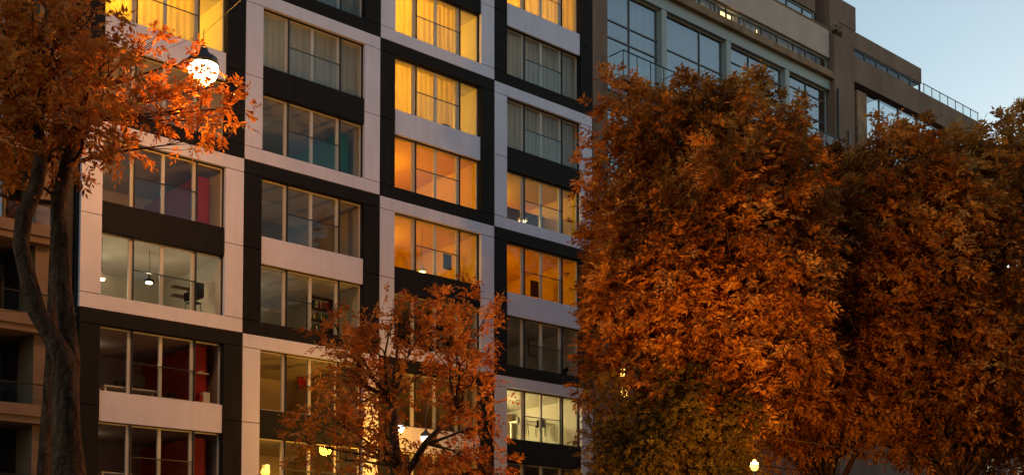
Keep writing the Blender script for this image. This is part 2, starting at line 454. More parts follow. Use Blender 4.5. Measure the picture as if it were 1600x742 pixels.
def shelf_unit(u, d, z, label):
    t = thing('wall_shelf', label, 'shelf', at(u, d, z))
    box('shelf_board', M['wood'], t, 0, 0.95, 0, 0.28, 0.0, 0.05)
    box('shelf_board', M['wood'], t, 0, 0.95, 0, 0.28, 0.30, 0.34)
    box('side_panel', M['wood'], t, 0.6, 0.66, 0.0, 0.28, 0.05, 0.30)
    box('cabinet', M['black'], t, 0.7, 1.05, -0.1, 0.28, 0.05, 0.55)
shelf_unit(3.55, 0.85, 11.85, 'dark wall shelf with a small cabinet in the dim room with the black pendant')
def desk_chair(u, d, z, label, m, rz=0.0):
    t = thing('chair', label, 'chair', at(u, d, z, rz))
    box('seat', M[m], t, -0.21, 0.21, -0.2, 0.2, 0.43, 0.47)
    bk = MB()
    for i in range(7):
        a0, a1 = -0.9 + i * 1.8 / 7, -0.9 + (i + 1) * 1.8 / 7
        p = [(0.26 * math.sin(a), 0.12 + 0.14 * math.cos(a)) for a in (a0, a1)]
        b = len(bk.v)
        for (x, y) in p:
            for zz in (0.471, 0.84 - 0.1 * abs(x) * 4):
                bk.v += [(x, y, zz), (x * 0.92, y - 0.025, zz)]
        bk.f += [(b, b + 4, b + 6, b + 2), (b + 1, b + 3, b + 7, b + 5), (b + 2, b + 6, b + 7, b + 3), (b, b + 1, b + 5, b + 4)]
    bk.build('backrest', M[m], t)
    for sx in (-1, 1):
        for sy in (-1, 1):
            MB().tube([(sx * 0.17, sy * 0.16, 0.43), (sx * 0.21, sy * 0.2, 0.0)], 0.014, 6).build('leg', M['rail'], t)
desk_chair(19.3, 0.95, 8.585, 'white shell chair, left one of two in the bright cream room', 'paper', 0.6)
desk_chair(20.3, 0.95, 8.585, 'dark chair, right one of two in the bright cream room', 'black', -0.9)
desk_chair(4.1, 0.55, 11.16, 'black chair by the window under the dark wall shelf', 'black', 0.4)
def table(u, d, z, w_, dp, h, label, m):
    t = thing('table', label, 'table', at(u, d, z))
    box('table_top', M[m], t, 0, w_, 0, dp, h - 0.04, h)
    for x in (0.03, w_ - 0.09):
        for y in (0.03, dp - 0.09):
            box('leg', M[m], t, x, x + 0.06, y, y + 0.06, 0.0, h - 0.042)
table(19.7, 1.4, 8.585, 1.9, 0.9, 0.74, 'white dining table behind two chairs in the bright cream room', 'paper')
table(1.0, 0.3, 8.115, 1.9, 0.6, 0.34, 'white low table along the window of the upper plum room', 'paper')
table(1.0, 0.4, 5.115, 1.0, 0.55, 0.6, 'white desk in the bottom left plum room', 'paper')
t = thing('kitchen_unit', 'grey kitchen wall unit in the bright cream room', 'cabinet', at(18.2, 4.0, 8.585))
box('body', M['conc'], t, 0, 3.2, 0, 0.7, 0.0, 1.45)
box('worktop', M['paper'], t, -0.01, 3.21, -0.03, 0.7, 1.452, 1.49)
t = thing('wall_unit', 'dark wooden wall unit in the room above the upper right amber one', 'cabinet', at(17.2, 2.3, 17.17))
box('body', M['wood'], t, 0.0, 4.5, 0, 0.5, 0, 1.45)
box('shelf_board', M['wood'], t, 0.0, 4.5, -0.12, 0.5, 1.455, 1.5)
def monitor(u, d, z, label, s=1.0):
    t = thing('monitor', label, 'monitor', at(u, d, z))
    box('screen', M['black'], t, -0.27 * s, 0.27 * s, 0, 0.04, 0.1, 0.46 * s)
    box('stand', M['black'], t, -0.03, 0.03, 0.041, 0.07, 0.012, 0.3)
    box('base', M['black'], t, -0.11, 0.11, -0.02, 0.14, 0, 0.01)
monitor(2.15, 0.45, 8.46, 'black monitor standing on the low white table in the upper plum room')
monitor(2.2, 0.6, 5.1, 'black monitor in the bottom left plum room')
t = thing('storage_box', 'black box lying on the low white table in the plum room', 'box', at(1.45, 0.32, 8.458))
box('body', M['black'], t, 0, 0.45, 0, 0.3, 0, 0.14); box('lid', M['black'], t, -0.01, 0.46, -0.01, 0.31, 0.142, 0.17)
t = thing('cupboard', 'white and red cupboard beside the red wall of the upper plum room', 'cupboard', at(4.3, 0.36, 8.12))
box('body', M['paper'], t, 0.12, 0.36, 0, 0.24, 0, 0.5); box('door', M['red'], t, 0.0, 0.115, 0.02, 0.24, 0, 0.42)
t = thing('wall_shelf', 'white wall shelf with dishes on the red wall of the plum room', 'shelf', at(4.25, 0.45, 9.25))
box('shelf_board', M['paper'], t, 0, 0.42, 0, 0.16, 0, 0.03)
MB().lathe([(0.03, 0.031), (0.09, 0.06), (0.1, 0.075)], 12, (0.16, 0.07, 0)).build('dish', M['paper'], t)
t = thing('picture', 'small dark picture with a light line on the wall of the amber room', 'picture', at(15.35, 1.35, 15.02))
box('frame', M['wood'], t, 0, 0.42, 0, 0.03, 0, 0.62); box('print', M['black'], t, 0.03, 0.39, -0.006, -0.002, 0.03, 0.59)
t = thing('laptop', 'dark laptop on the sill of the curtained window in the black frame', 'laptop', at(14.5, 0.3, 20.18))
box('keyboard', M['black'], t, 0, 0.36, 0, 0.2, 0, 0.02)
scn = box('screen', M['greenery'], t, 0, 0.36, 0.0, 0.02, 0.021, 0.26)
def pot_plant(u, d, z, label, n=26, s=0.45):
    t = thing('pot_plant', label, 'plant', at(u, d, z))
    MB().lathe([(0.09, 0), (0.13, 0.2)], 14).build('pot', M['wood'], t)
    rr = random.Random(int(u * 10)); lf = MB()
    for i in range(n):
        a = rr.uniform(0, 6.28); e = rr.uniform(0.3, 1.4); l = rr.uniform(0.6, 1) * s
        p0 = Vector((0, 0, 0.2)); dr = Vector((math.cos(a) * math.cos(e), math.sin(a) * math.cos(e), math.sin(e)))
        sd_ = dr.cross(Vector((0, 0, 1))).normalized() * 0.05
        b = len(lf.v); mid = p0 + dr * l * 0.55; tip = p0 + dr * l - Vector((0, 0, 0.08))
        lf.v += [tuple(p0), tuple(mid + sd_), tuple(tip), tuple(mid - sd_)]; lf.f += [(b, b + 1, b + 2), (b, b + 2, b + 3)]
    lf.build('foliage', M['greenery'], t)
pot_plant(21.35, 0.5, 11.165, 'dark pot plant in the dim fourth column window above the bright cream room')
pot_plant(3.3, 0.45, 8.12, 'small pot plant in front of the red wall of the plum room', 20, 0.3)
def bookcase(u, d, z, label, n=3):
    t = thing('bookcase', label, 'bookcase', at(u, d, z))
    box('side_panel', M['wood'], t, 0, 0.04, 0, 0.3, 0, 1.8); box('side_panel', M['wood'], t, 0.96, 1.0, 0, 0.3, 0, 1.8)
    rr = random.Random(int(u * 7))
    for k in range(5):
        box('shelf_board', M['wood'], t, 0.042, 0.958, 0, 0.3, 0.05 + k * 0.43, 0.08 + k * 0.43)
        if k < 4:
            x = 0.06
            while x < 0.86:
                w_ = rr.uniform(0.03, 0.06)
                box('book', M[rr.choice(('red', 'paper', 'green', 'black', 'oldconc'))], t, x, x + w_, 0.06, 0.26, 0.082 + k * 0.43, 0.082 + k * 0.43 + rr.uniform(0.2, 0.3))
                x += w_ + 0.004
bookcase(9.3, 1.6, 11.165, 'dark bookcase in the greenish room of the second column')
bookcase(14.6, 1.2, 11.165, 'dark bookcase in the room hidden by the small orange tree')
def wall_picture(u, d, z, w_, h, label, m='paper'):
    t = thing('picture', label, 'picture', at(u, d, z))
    box('frame', M['black'], t, 0, w_, 0, 0.03, 0, h); box('print', M[m], t, 0.03, w_ - 0.03, -0.006, -0.002, 0.03, h - 0.03)
wall_picture(20.2, 1.6, 12.2, 0.5, 0.7, 'pale framed picture in the dim fourth column room with the pot plant')
wall_picture(8.6, 1.3, 9.35, 0.6, 0.45, 'red framed picture in the brown second column room', 'red')
wall_picture(20.6, 1.9, 14.9, 0.55, 0.7, 'dark picture in the amber fourth column room', 'wood')
t = thing('table_lamp', 'small yellow lit lamp in the bottom window of the second column', 'lamp', at(7.0, 0.7, 5.6))
MB().lathe([(0.08, 0), (0.02, 0.03), (0.02, 0.5)], 12).build('base', M['wood'], t)
MB().lathe([(0.15, 0.5), (0.13, 0.78)], 16).build('lamp_shade', glow((1, 0.5, 0.06), 0.35), t)
lamp_light('bulb', t, (0, -0.25, 0.85), (1, 0.5, 0.06), 3, 0.05)

# ------------------------------------------------------------------ concrete building on the right
cb = thing('apartment_building', 'brown concrete block with blue glazing and stepped roof beyond the chequered one', 'building', FRONT)
def B(name, m, u0, u1, d0, d1, z0, z1): return box(name, M[m], cb, u0, u1, d0, d1, z0, z1)
B('column', 'conc', 22.45, 23.38, -0.12, 0.6, 0, 29.69)
B('core_wall', 'darkwall', 22.45, 57, 5.0, 5.3, 0, 30)
bays = [(23.42, 27.08), (27.47, 31.84), (32.25, 36.66), (37.05, 40.6)]
muls = [(25.1, ), (30.03, ), (33.86, ), (38.75, )]
def cwindow(u0, u1, z0, z1, mull, trans, d=0.22, frame='palemetal', glass='sky_glass', name='window'):
    fb = MB(); f = 0.07
    fb.box(u0, u1, d - .05, d + .05, z0, z0 + f).box(u0, u1, d - .05, d + .05, z1 - f, z1)
    fb.box(u0, u0 + f, d - .05, d + .05, z0 + f, z1 - f).box(u1 - f, u1, d - .05, d + .05, z0 + f, z1 - f)
    wn = fb.build(name, M[frame], cb)
    xs = [u0 + f] + list(mull) + [u1 - f]
    for x in mull: sub('mullion', M['mull'], wn, x - .025, x + .025, d - .055, d + .045, z0 + f + .002, z1 - f - .002)
    for i in range(len(xs) - 1):
        a = xs[i] + (.035 if i else 0) + .002; b = xs[i + 1] - (.035 if i < len(xs) - 2 else 0) - .002
        tz = [z for z in trans]
        zs = [z0 + f] + tz + [z1 - f]
        for z in tz: sub('transom', M['mull'], wn, a, b, d - .05, d + .04, z - .025, z + .025)
        for j in range(len(zs) - 1):
            sub('pane', M[glass], wn, a, b, d - .006, d + .006, zs[j] + (.026 if j else .002), zs[j + 1] - (.026 if j < len(zs) - 2 else .002))
    return wn
TR = [[26.82, 27.6], [27.45], [28.3, 26.8], [28.5, 27.3]]
for i, (a, b) in enumerate(bays):
    cwindow(a, b, 24.4, 29.15, muls[i], sorted(TR[i]))
    cwindow(a, b, 19.0, 23.6, muls[i], [21.2])
    cwindow(a, b, 13.2, 17.9, muls[i], [15.5])
    B('blind', 'blind', a + .08, b - .08, 0.62, 0.66, 24.3, 29.1)
    B('room', 'darkwall', a, b, 3.0, 3.1, 12, 29.2)
for u in (27.1, 31.86, 36.68): B('post', 'palemetal', u, u + 0.35, -0.02, 0.35, 12, 29.14)
B('lintel', 'palemetal', 23.4, 40.7, -0.04, 0.4, 29.155, 29.69)
B('floor_slab', 'conc_warm', 23.4, 40.7, -0.3, 5, 29.70, 30.06)
for z in (23.9, 18.3, 12.4): B('floor_slab', 'conc_warm', 23.4, 40.7, -0.1, 5, z - 0.25, z + 0.2)
B('ground_storey_wall', 'conc', 23.4, 57, 0.1, 0.4, 0, 12.1)
# strip of windows under the parapet
ms_ = [24.6, 26.0, 27.3, 28.6, 30.0, 31.2, 32.05, 32.9, 33.5, 34.9, 36.2, 37.6, 38.7, 39.7]
sw = cwindow(23.45, 40.6, 30.07, 30.88, ms_, [], 0.15, glass='glass')
for k in range(len(ms_) - 1):
    if k not in (6,):
        sub('blind', M['blind'] if k % 3 else M['stucco'], sw, ms_[k] + .06, ms_[k + 1] - .1 - (0.25 if k % 2 else 0), 0.42, 0.45, 30.07, 30.9)
B('room', 'room_dim', 23.45, 40.6, 3.5, 3.6, 30.07, 30.9)
B('parapet_band', 'stucco', 23.45, 40.62, -0.06, 0.3, 30.90, 32.43)
B('sill_cap', 'conc_warm', 23.45, 40.62, -0.10, 0.32, 32.435, 32.5)
cwindow(23.45, 39.6, 32.51, 33.15, [28, 30, 32, 34, 35.8, 37.2, 38.6], [], 0.25)
B('room', 'blind', 23.45, 39.6, 0.7, 0.75, 32.5, 33.2)
B('upper_wall', 'conc', 23.45, 39.6, 0.1, 5, 33.16, 36.2)
B('recess_wall', 'stucco', 39.62, 40.6, 0.9, 5, 32.5, 36.2)
B('pillar', 'conc', 40.72, 42.62, -0.3, 1.0, 0, 32.2)
B('pillar_top', 'conc', 40.63, 41.5, -0.1, 1.0, 32.21, 34.5)
B('roof_block', 'conc', 41.51, 43.32, 0.0, 5, 33.25, 34.6)
# right wing
B('roof_block', 'conc', 41.51, 50.28, 0.02, 5, 32.3, 33.22)
slit = cwindow(41.0, 50.2, 31.72, 32.28, [41.9, 43.1, 44.3, 45.5, 46.7, 47.9, 49.1], [], 0.1, 'rail', 'glass')
B('room', 'blind', 41.0, 50.2, 0.6, 0.65, 31.6, 32.3)
for k in range(12): B('concrete_panel', 'conc', 42.63 + k * 1.2 + .004, 42.63 + (k + 1) * 1.2 - .004, -0.12, 0.3, 30.28, 31.71)
cwindow(42.64, 57.0, 26.6, 30.27, [45.9, 47.9, 50, 52, 54], [], 0.22, 'rail')
B('brown_pillar', 'conc_warm', 42.85, 43.75, -0.35, 0.1, 12, 29.7)
B('wing_wall', 'conc', 42.64, 57.0, 0.1, 0.4, 12.11, 26.59)
rl = MB().tube([(50.3, -0.05, 32.32), (57, -0.05, 32.32)], 0.03, 6)
for k in range(8): rl.tube([(50.4 + k * 0.93, -0.05, 31.71), (50.4 + k * 0.93, -0.05, 32.3)], 0.025, 6)
rl.build('terrace_railing', M['rail'], cb)
for k in range(7): B('railing_glass', 'rail_glass', 50.44 + k * 0.93, 51.29 + k * 0.93, -0.056, -0.044, 31.76, 32.26)
MB().tube([(40.95, -0.36, 29.2), (40.95, -0.36, 12)], 0.05, 8).build('drain_pipe', M['rail'], cb)
MB().tube([(41.9, -0.36, 27.2), (41.9, -0.36, 12)], 0.04, 8).build('drain_pipe', M['rail'], cb)
# projecting balconies with glass fronts
def balcony(u0, u1, z):
    b = B('balcony', 'conc', u0, u1, -1.05, -0.13, z - 0.2, z)
    r = MB().tube([(u0, -0.14, z + 1.1), (u0, -1.0, z + 1.1), (u1, -1.0, z + 1.1), (u1, -0.14, z + 1.1)], 0.03, 6)
    n = 4
    for k in range(n + 1):
        x = u0 + (u1 - u0) * k / n
        r.tube([(x, -1.0, z), (x, -1.0, z + 1.08)], 0.022, 6)
    o = r.build('balcony_rail', M['rail'], b); o.location = -b.location
    for k in range(n):
        x = u0 + (u1 - u0) * k / n
        sub('balcony_glass', M['rail_glass'], b, x + .04, x + (u1 - u0) / n - .04, -1.006, -0.994, z + 0.05, z + 1.05)
balcony(23.45, 27.0, 24.6)
balcony(27.5, 29.6, 24.5)
balcony(37.1, 40.5, 24.9)
# self-glowing walls in place of room lamps: high strip windows, low stair window
for a, b, e in ((32.1, 32.86, 1.6), (35.0, 35.3, 0.9), (29.0, 29.6, 0.35)):
    B('glowing_room_wall', 'room', a, b, 0.5, 0.54, 30.07, 30.88).data.materials[0] = glow((1, 0.62, 0.2), e)
sw_ = cwindow(24.2, 24.85, 10.6, 12.0, [], [11.3], 0.08, 'rail', 'glass', 'stair_window')
B('glowing_stair_wall', 'room', 24.2, 24.85, 0.095, 0.099, 10.6, 12.05).data.materials[0] = glow((1, 0.5, 0.08), 2.0)

fb_ = thing('apartment_building', 'low grey block added beyond the stepped concrete one to close a bright gap under the tallest tree', 'building', FRONT)
box('front_wall', M['stucco'], fb_, 57.3, 96, 1.0, 14, 0, 15)  # added block, hides bright sky beyond the concrete building
box('roof', M['darkwall'], fb_, 57.2, 96.1, 0.8, 14.1, 15.01, 15.5)
for k in range(9):
    for j in range(4):
        wf = box('window', M['rail'], fb_, 59 + k * 4, 60.6 + k * 4, 0.96, 1.04, 2.6 + j * 3.2, 4.4 + j * 3.2)
        sub('pane', M['sky_glass'], wf, 59.08 + k * 4, 60.52 + k * 4, 0.94, 0.955, 2.68 + j * 3.2, 4.32 + j * 3.2)

# ------------------------------------------------------------------ balcony building on the left
lb = thing('apartment_building', 'dim block with pale concrete balconies behind the tree trunk at the left edge', 'building', FRONT)
def Bl(name, m, u0, u1, d0, d1, z0, z1): return box(name, M[m], lb, u0, u1, d0, d1, z0, z1)
Bl('front_wall', 'darkwall', -14, -0.06, 1.7, 2.0, 0, 34)
Bl('side_wall', 'darkwall', -0.7, -0.06, 0.3, 1.69, 0, 34)
for k in range(12):
    z = 7.0 + 2.75 * (k - 2)
    Bl('balcony_slab', 'oldconc', -14, -0.75, 0.0, 1.69, z - 0.03, z + 0.17)
    Bl('balcony_front', 'oldconc', -14, -0.75, -0.08, 0.06, z + 0.175, z + 0.52)
    Bl('balcony_glass', 'rail_glass', -14, -0.8, -0.01, 0.0, z + 0.53, z + 1.12)
    MB().tube([(-14, 0, z + 1.15), (-0.78, 0, z + 1.15)], 0.025, 6).build('balcony_rail', M['rail'], lb)
    Bl('pier', 'oldconc', -1.2, -0.78, 0.3, 1.69, z + 0.175, z + 2.71)
    for a in (-4.3, -7.4, -10.5):
        fb = MB().box(a, a + 2.6, 1.55, 1.68, z + 0.18, z + 0.26).box(a, a + 2.6, 1.55, 1.68, z + 2.4, z + 2.5)
        fb.box(a, a + 0.08, 1.55, 1.68, z + 0.26, z + 2.4).box(a + 1.25, a + 1.33, 1.55, 1.68, z + 0.26, z + 2.4).box(a + 2.52, a + 2.6, 1.55, 1.68, z + 0.26, z + 2.4)
        wn = fb.build('window', M['rail'], lb)
        sub('pane', M['sky_glass'] if k % 3 else M['glass'], wn, a + .09, a + 1.24, 1.60, 1.615, z + .27, z + 2.39)
        sub('pane', M['sky_glass'] if k % 3 else M['glass'], wn, a + 1.34, a + 2.51, 1.60, 1.615, z + .27, z + 2.39)
        if a > -8: sub('blind', M['oldconc'] if k % 2 else M['blind'], wn, a + .1, a + 2.5, 1.66, 1.675, z + .4, z + 2.39)

# ------------------------------------------------------------------ trees
LEAF = dict(
    orange=leaf_mat('orange_leaf', [(0.10, 0.045, 0.006), (0.18, 0.06, 0.007), (0.33, 0.10, 0.012), (0.56, 0.19, 0.024), (0.74, 0.31, 0.06)]),
    bright=leaf_mat('bright_orange_leaf', [(0.20, 0.05, 0.007), (0.48, 0.13, 0.014), (0.72, 0.24, 0.03), (0.85, 0.37, 0.07)], 0.4),
    canopy=leaf_mat('canopy_leaf', [(0.12, 0.075, 0.012), (0.26, 0.08, 0.010), (0.44, 0.145, 0.017), (0.66, 0.26, 0.035), (0.82, 0.42, 0.1)], 0.4),
    rust=leaf_mat('rust_leaf', [(0.09, 0.05, 0.007), (0.16, 0.055, 0.007), (0.28, 0.09, 0.012), (0.50, 0.17, 0.02), (0.68, 0.27, 0.04)]),
    olive=leaf_mat('olive_leaf', [(0.03, 0.026, 0.004), (0.07, 0.05, 0.008), (0.13, 0.08, 0.012), (0.2, 0.12, 0.018)]),
    gold=leaf_mat('gold_leaf', [(0.10, 0.06, 0.008), (0.30, 0.15, 0.015), (0.55, 0.27, 0.03), (0.6, 0.36, 0.05)]),
)
def unit(a): return a / (np.linalg.norm(a, axis=-1, keepdims=True) + 1e-9)
def sprigs(P, A_, length, leaf, pairs=4, seed=0, droop=0.35):
    """pinnate leaves: P bases (n,3), A_ directions; each gets pairs*2+1 folded leaflets"""
    g = np.random.default_rng(seed)
    n = len(P)
    A_ = unit(A_)
    rnd = g.normal(size=(n, 3)); rnd[:, 2] *= 0.4
    b = unit(np.cross(A_, np.array([0, 0, 1.0]) + rnd * 0.6)); c = np.cross(b, A_)
    Ls = length * g.uniform(0.7, 1.25, n)[:, None]
    V = []
    slots = [(0.28 + 0.72 * j / pairs, s) for j in range(pairs) for s in (-1, 1)] + [(1.0, 0)]
    for f_, s in slots:
        base = P + A_ * Ls * f_ - np.array([0, 0, 1.0]) * (Ls * 0.25 * f_ ** 2)
        dr = unit(A_ * (0.55 if s else 1.0) + b * s * g.uniform(0.6, 1.0, (n, 1)) + c * g.normal(0, 0.25, (n, 1)) - np.array([0, 0, droop]) * g.uniform(0.2, 1.2, (n, 1)))
        ll = leaf * g.uniform(0.65, 1.2, (n, 1)) * (0.75 + 0.35 * math.sin(math.pi * min(f_, .95)))
        nr = unit(c + g.normal(0, 0.35, (n, 3)))
        sd_ = unit(np.cross(dr, nr)); nn = np.cross(sd_, dr)
        wd = ll * 0.19
        V.append(np.stack([base, base + dr * ll * 0.42 + sd_ * wd + nn * wd * 0.35, base + dr * ll - nn * ll * 0.08, base + dr * ll * 0.42 - sd_ * wd + nn * wd * 0.35], 1))
    return np.concatenate(V, 0).reshape(-1, 3)
def leaf_mesh(name, V, m):
    nq = len(V) // 4
    me = bpy.data.meshes.new(name)
    me.vertices.add(len(V)); me.vertices.foreach_set('co', V.astype(np.float32).ravel())
    idx = np.arange(nq)[:, None] * 4 + np.array([[0, 1, 2, 0, 2, 3]])
    me.loops.add(nq * 6); me.loops.foreach_set('vertex_index', idx.astype(np.int32).ravel())
    me.polygons.add(nq * 2); me.polygons.foreach_set('loop_start', np.arange(nq * 2, dtype=np.int32) * 3)
    me.update(calc_edges=True); me.materials.append(m)
    return me
def bent(p0, p1, n, amp, rr):
    p0, p1 = Vector(p0), Vector(p1); o = []
    off = Vector((rr.uniform(-1, 1), rr.uniform(-1, 1), rr.uniform(-.3, .6)))
    off2 = Vector((rr.uniform(-1, 1), rr.uniform(-1, 1), rr.uniform(-.5, .5)))
    for i in range(n + 1):
        t_ = i / n
        o.append(p0.lerp(p1, t_) + off * amp * math.sin(math.pi * t_) + off2 * amp * 0.4 * math.sin(2 * math.pi * t_))
    return o
def tree(base, blobs, label, leaf='orange', per=150, length=0.5, ll=0.2, trunk_r=0.3, fork=None, name='tree', group='street trees', seed=1, pairs=4, shoots=0, trunk_paths=None, fill=0.25, cat='tree'):
    """blobs: list of (x, y, z, r) world-space leaf masses; limbs run from the trunk to each"""
    rr = random.Random(seed); g = np.random.default_rng(seed)
    base = Vector(base)
    t = thing(name, label, cat, Matrix.Translation(base), group)
    inv = -np.array(base)
    fork = Vector(fork) if fork else base + Vector((0, 0, 5))
    tr = MB()
    if trunk_paths:
        for pts, rad in trunk_paths: tr.tube([Vector(p) - base for p in pts], rad, 14, True, 0.05)
    else:
        pts = bent(base, fork, 6, 0.15, rr)
        tr.tube([p - base for p in pts], [trunk_r * (1.35 if i == 0 else 1.05 - 0.05 * i) for i in range(7)], 10)
    tr.build('trunk', M['bark'], t, True)
    lim = MB(); P, D = [], []; ztop = max(b_[2] + b_[3] for b_ in blobs)
    for (x, y, z, r) in blobs:
        c = Vector((x, y, z))
        k0 = rr.uniform(0.75, 1.0)
        s0 = base.lerp(fork, k0) if not trunk_paths else min((Vector(q) for tp in trunk_paths for q in tp[0][-3:]), key=lambda q: (q - c).length + max(0, q.z - c.z))
        lp = bent(s0, c, 5, 0.25, rr)
        r0 = max(0.05, trunk_r * 0.42 * min(1, r / 1.5))
        lim.tube([p - base for p in lp], [r0 * (1 - 0.16 * i) for i in range(6)], 6)
        for _ in range(5):
            dv = Vector((rr.gauss(0, 1), rr.gauss(0, 1), rr.gauss(0.2, 1))).normalized()
            lim.tube([p - base for p in bent(lp[rr.choice((3, 4, 5))], c + dv * r * 0.95, 3, 0.12, rr)], [r0 * .3, r0 * .22, r0 * .15, r0 * .07], 5)
        n = max(6, int(per * r * r))
        dv = unit(g.normal(size=(n, 3)) + np.array([0, 0, 0.15]))
        # ragged shell
        lump = 1 + 0.22 * np.sin(dv[:, 0] * 5 + seed + x) * np.sin(dv[:, 1] * 6 + y) + 0.15 * np.sin(dv[:, 2] * 7 + z)
        rad = r * lump * np.where(g.uniform(size=n) < fill, g.uniform(0.2, 0.85, n), g.uniform(0.78, 1.08, n))
        P.append(np.array(c) + dv * rad[:, None] * np.array([1, 1, 0.85])); D.append(dv + g.normal(0, 0.45, (n, 3)) + np.array([0, 0, 0.1]))
        if shoots > 2 and z > ztop - 2.6:
            for _ in range(2):
                a = Vector((rr.gauss(0, .25), rr.gauss(0, .25), 1)).normalized(); st = c + Vector((rr.uniform(-r, r) * .8, rr.uniform(-r, r) * .8, r * .5))
                h = rr.uniform(0.5, 1.15)
                lim.tube([st - base, st + a * h * .5 - base, st + a * h - base], [.02, .014, .006], 4)
                q = np.array([list(st + a * h * f_) for f_ in (0.45, 0.6, 0.75, 0.88, 1.0) for _ in (0, 1)])
                P.append(q); D.append(g.normal(0, .9, (len(q), 3)) + np.array(list(a)) * 0.5)
        for _ in range(int(shoots * r)):
            a = Vector((rr.gauss(0, .5), rr.gauss(0, .5), 1)).normalized(); st = c + Vector((rr.uniform(-r, r) * .7, rr.uniform(-r, r) * .7, r * .6))
            h = rr.uniform(0.5, 1.3); en = st + a * h
            lim.tube([st - base, st + a * h * .5 - base, en - base], [.018, .013, .006], 4)
            q = np.array([list(st + a * h * f_) for f_ in (0.45, 0.6, 0.75, 0.88, 1.0) for _ in (0, 1, 2)])
            P.append(q); dd = g.normal(0, .8, (len(q), 3)) + np.array(list(a)) * 0.6; D.append(dd)
    lim.build('limb', M['bark'], t, True)
    V = sprigs(np.concatenate(P), np.concatenate(D), length, ll, pairs, seed) + inv
    link('crown', leaf_mesh('crown', V, LEAF[leaf]), t)
    return t
# screen-ray bookkeeping is done once in metres here: centre, radii of crown -> packed masses
def crown(cx, cy, z0, z1, rx, ry, n, seed, rmin=0.8, rmax=1.5, power=2.8, top=0.75):
    g = random.Random(seed); out = []
    tries = 0
    while len(out) < n and tries < 20000:
        tries += 1
        x, y, zz = g.uniform(-1, 1), g.uniform(-1, 1), g.uniform(-1, 1)
        q = abs(x) ** power + abs(y) ** power + abs(zz) ** power
        if q > 1 or q < 0.2: continue
        r = g.uniform(rmin, rmax)
        p = (cx + x * (rx - r * .6), cy + y * (ry - r * .6), (z0 + z1) / 2 + zz * ((z1 - z0) / 2 - r * .6), r)
        if all((p[0] - o[0]) ** 2 + (p[1] - o[1]) ** 2 + (p[2] - o[2]) ** 2 > (0.55 * (r + o[3])) ** 2 for o in out): out.append(p)
    return out
# row of big orange trees in front of the concrete block
tree((6.3, 40, 0), crown(6.65, 40, 7.3, 18.3, 4.0, 3.4, 60, 3) + [(4.0, 40, 18.0, 1.0), (8.0, 40, 18.2, 1.1), (5.4, 40, 18.0, 1.0), (6.9, 40, 18.0, 1.0), (3.6, 40, 16.6, 1.0), (3.4, 40, 14.2, 1.0), (9.3, 40.5, 16.8, 1.0), (3.25, 40, 11.5, .9), (3.3, 40, 10, .9), (3.1, 40, 8.9, .8), (10.2, 41.5, 15.2, 1.1), (10.3, 41.5, 13, 1.1), (10.2, 41.5, 10.8, 1.1), (9.9, 41.5, 8.9, 1)], 'large orange tree hiding the corner between chequered and concrete blocks', 'canopy', 120, 0.52, 0.24, 0.3, (6.3, 40, 6.5), seed=3, shoots=2.6, fill=.18)
tree((12.3, 46, 0), crown(11.8, 46, 7.0, 18.6, 4.6, 3.6, 60, 5), 'orange tree rising below the concrete pillar, between two larger crowns', 'canopy', 115, 0.55, 0.26, 0.32, (12.2, 46, 6.8), seed=5, shoots=2.4, fill=.18)
tree((16.6, 44, 0), crown(15.9, 44.5, 6.4, 19.2, 4.7, 3.8, 66, 8) + [(12.0, 43, 14.5, 1.2), (11.8, 43, 12, 1.2), (11.9, 43, 9.5, 1.1), (12.1, 43, 16.6, 1.0)], 'broad rust orange tree under the open sky at the right', 'canopy', 115, 0.55, 0.25, 0.34, (16.5, 44, 6.6), seed=8, shoots=2.4, fill=.18)
tree((22.6, 50, 0), crown(22.4, 50, 6, 22.6, 4.3, 4.0, 60, 12), 'tallest orange tree at the right edge against the sky', 'canopy', 105, 0.55, 0.26, 0.34, (22.5, 50, 8), seed=12, shoots=2.0)
tree((5.2, 38.5, 0), crown(5.5, 38.3, 3.2, 8.9, 2.7, 2.2, 34, 21, 0.5, 1.0) + [(3.0, 38, 8.1, .75), (3.0, 38.2, 6.8, .8), (2.9, 38.2, 5.4, .8)], 'olive gold fine leaved tree low beside the chequered block', 'olive', 300, 0.26, 0.13, 0.16, (5.2, 38.5, 3.5), seed=21)
tree((19.0, 48, 0), crown(18.8, 47.5, 3.5, 9.5, 3.0, 2.5, 22, 25, 0.6, 1.1), 'gold lit low tree in the bottom right corner', 'gold', 110, 0.34, 0.16, 0.16, (19.0, 48, 4), seed=25)
# middle tree in front of the chequered block
tree((-2.75, 29, 0), crown(-2.6, 29, 3.4, 9.2, 2.85, 2.0, 42, 31, 0.35, 0.75), 'small orange tree in front of the chequered block with lamps behind its branches', 'bright', 74, 0.4, 0.165, 0.14, (-2.75, 29, 5.6), seed=31, shoots=1.8,
     trunk_paths=[([(-2.75, 29, 0), (-2.8, 29, 3), (-2.85, 29, 5), (-2.95, 29.1, 6.6)], [0.22, 0.17, 0.14, 0.09]), ([(-2.8, 29, 4.4), (-2.1, 28.9, 5.5), (-1.3, 28.8, 6.3)], [0.1, 0.08, 0.05])])
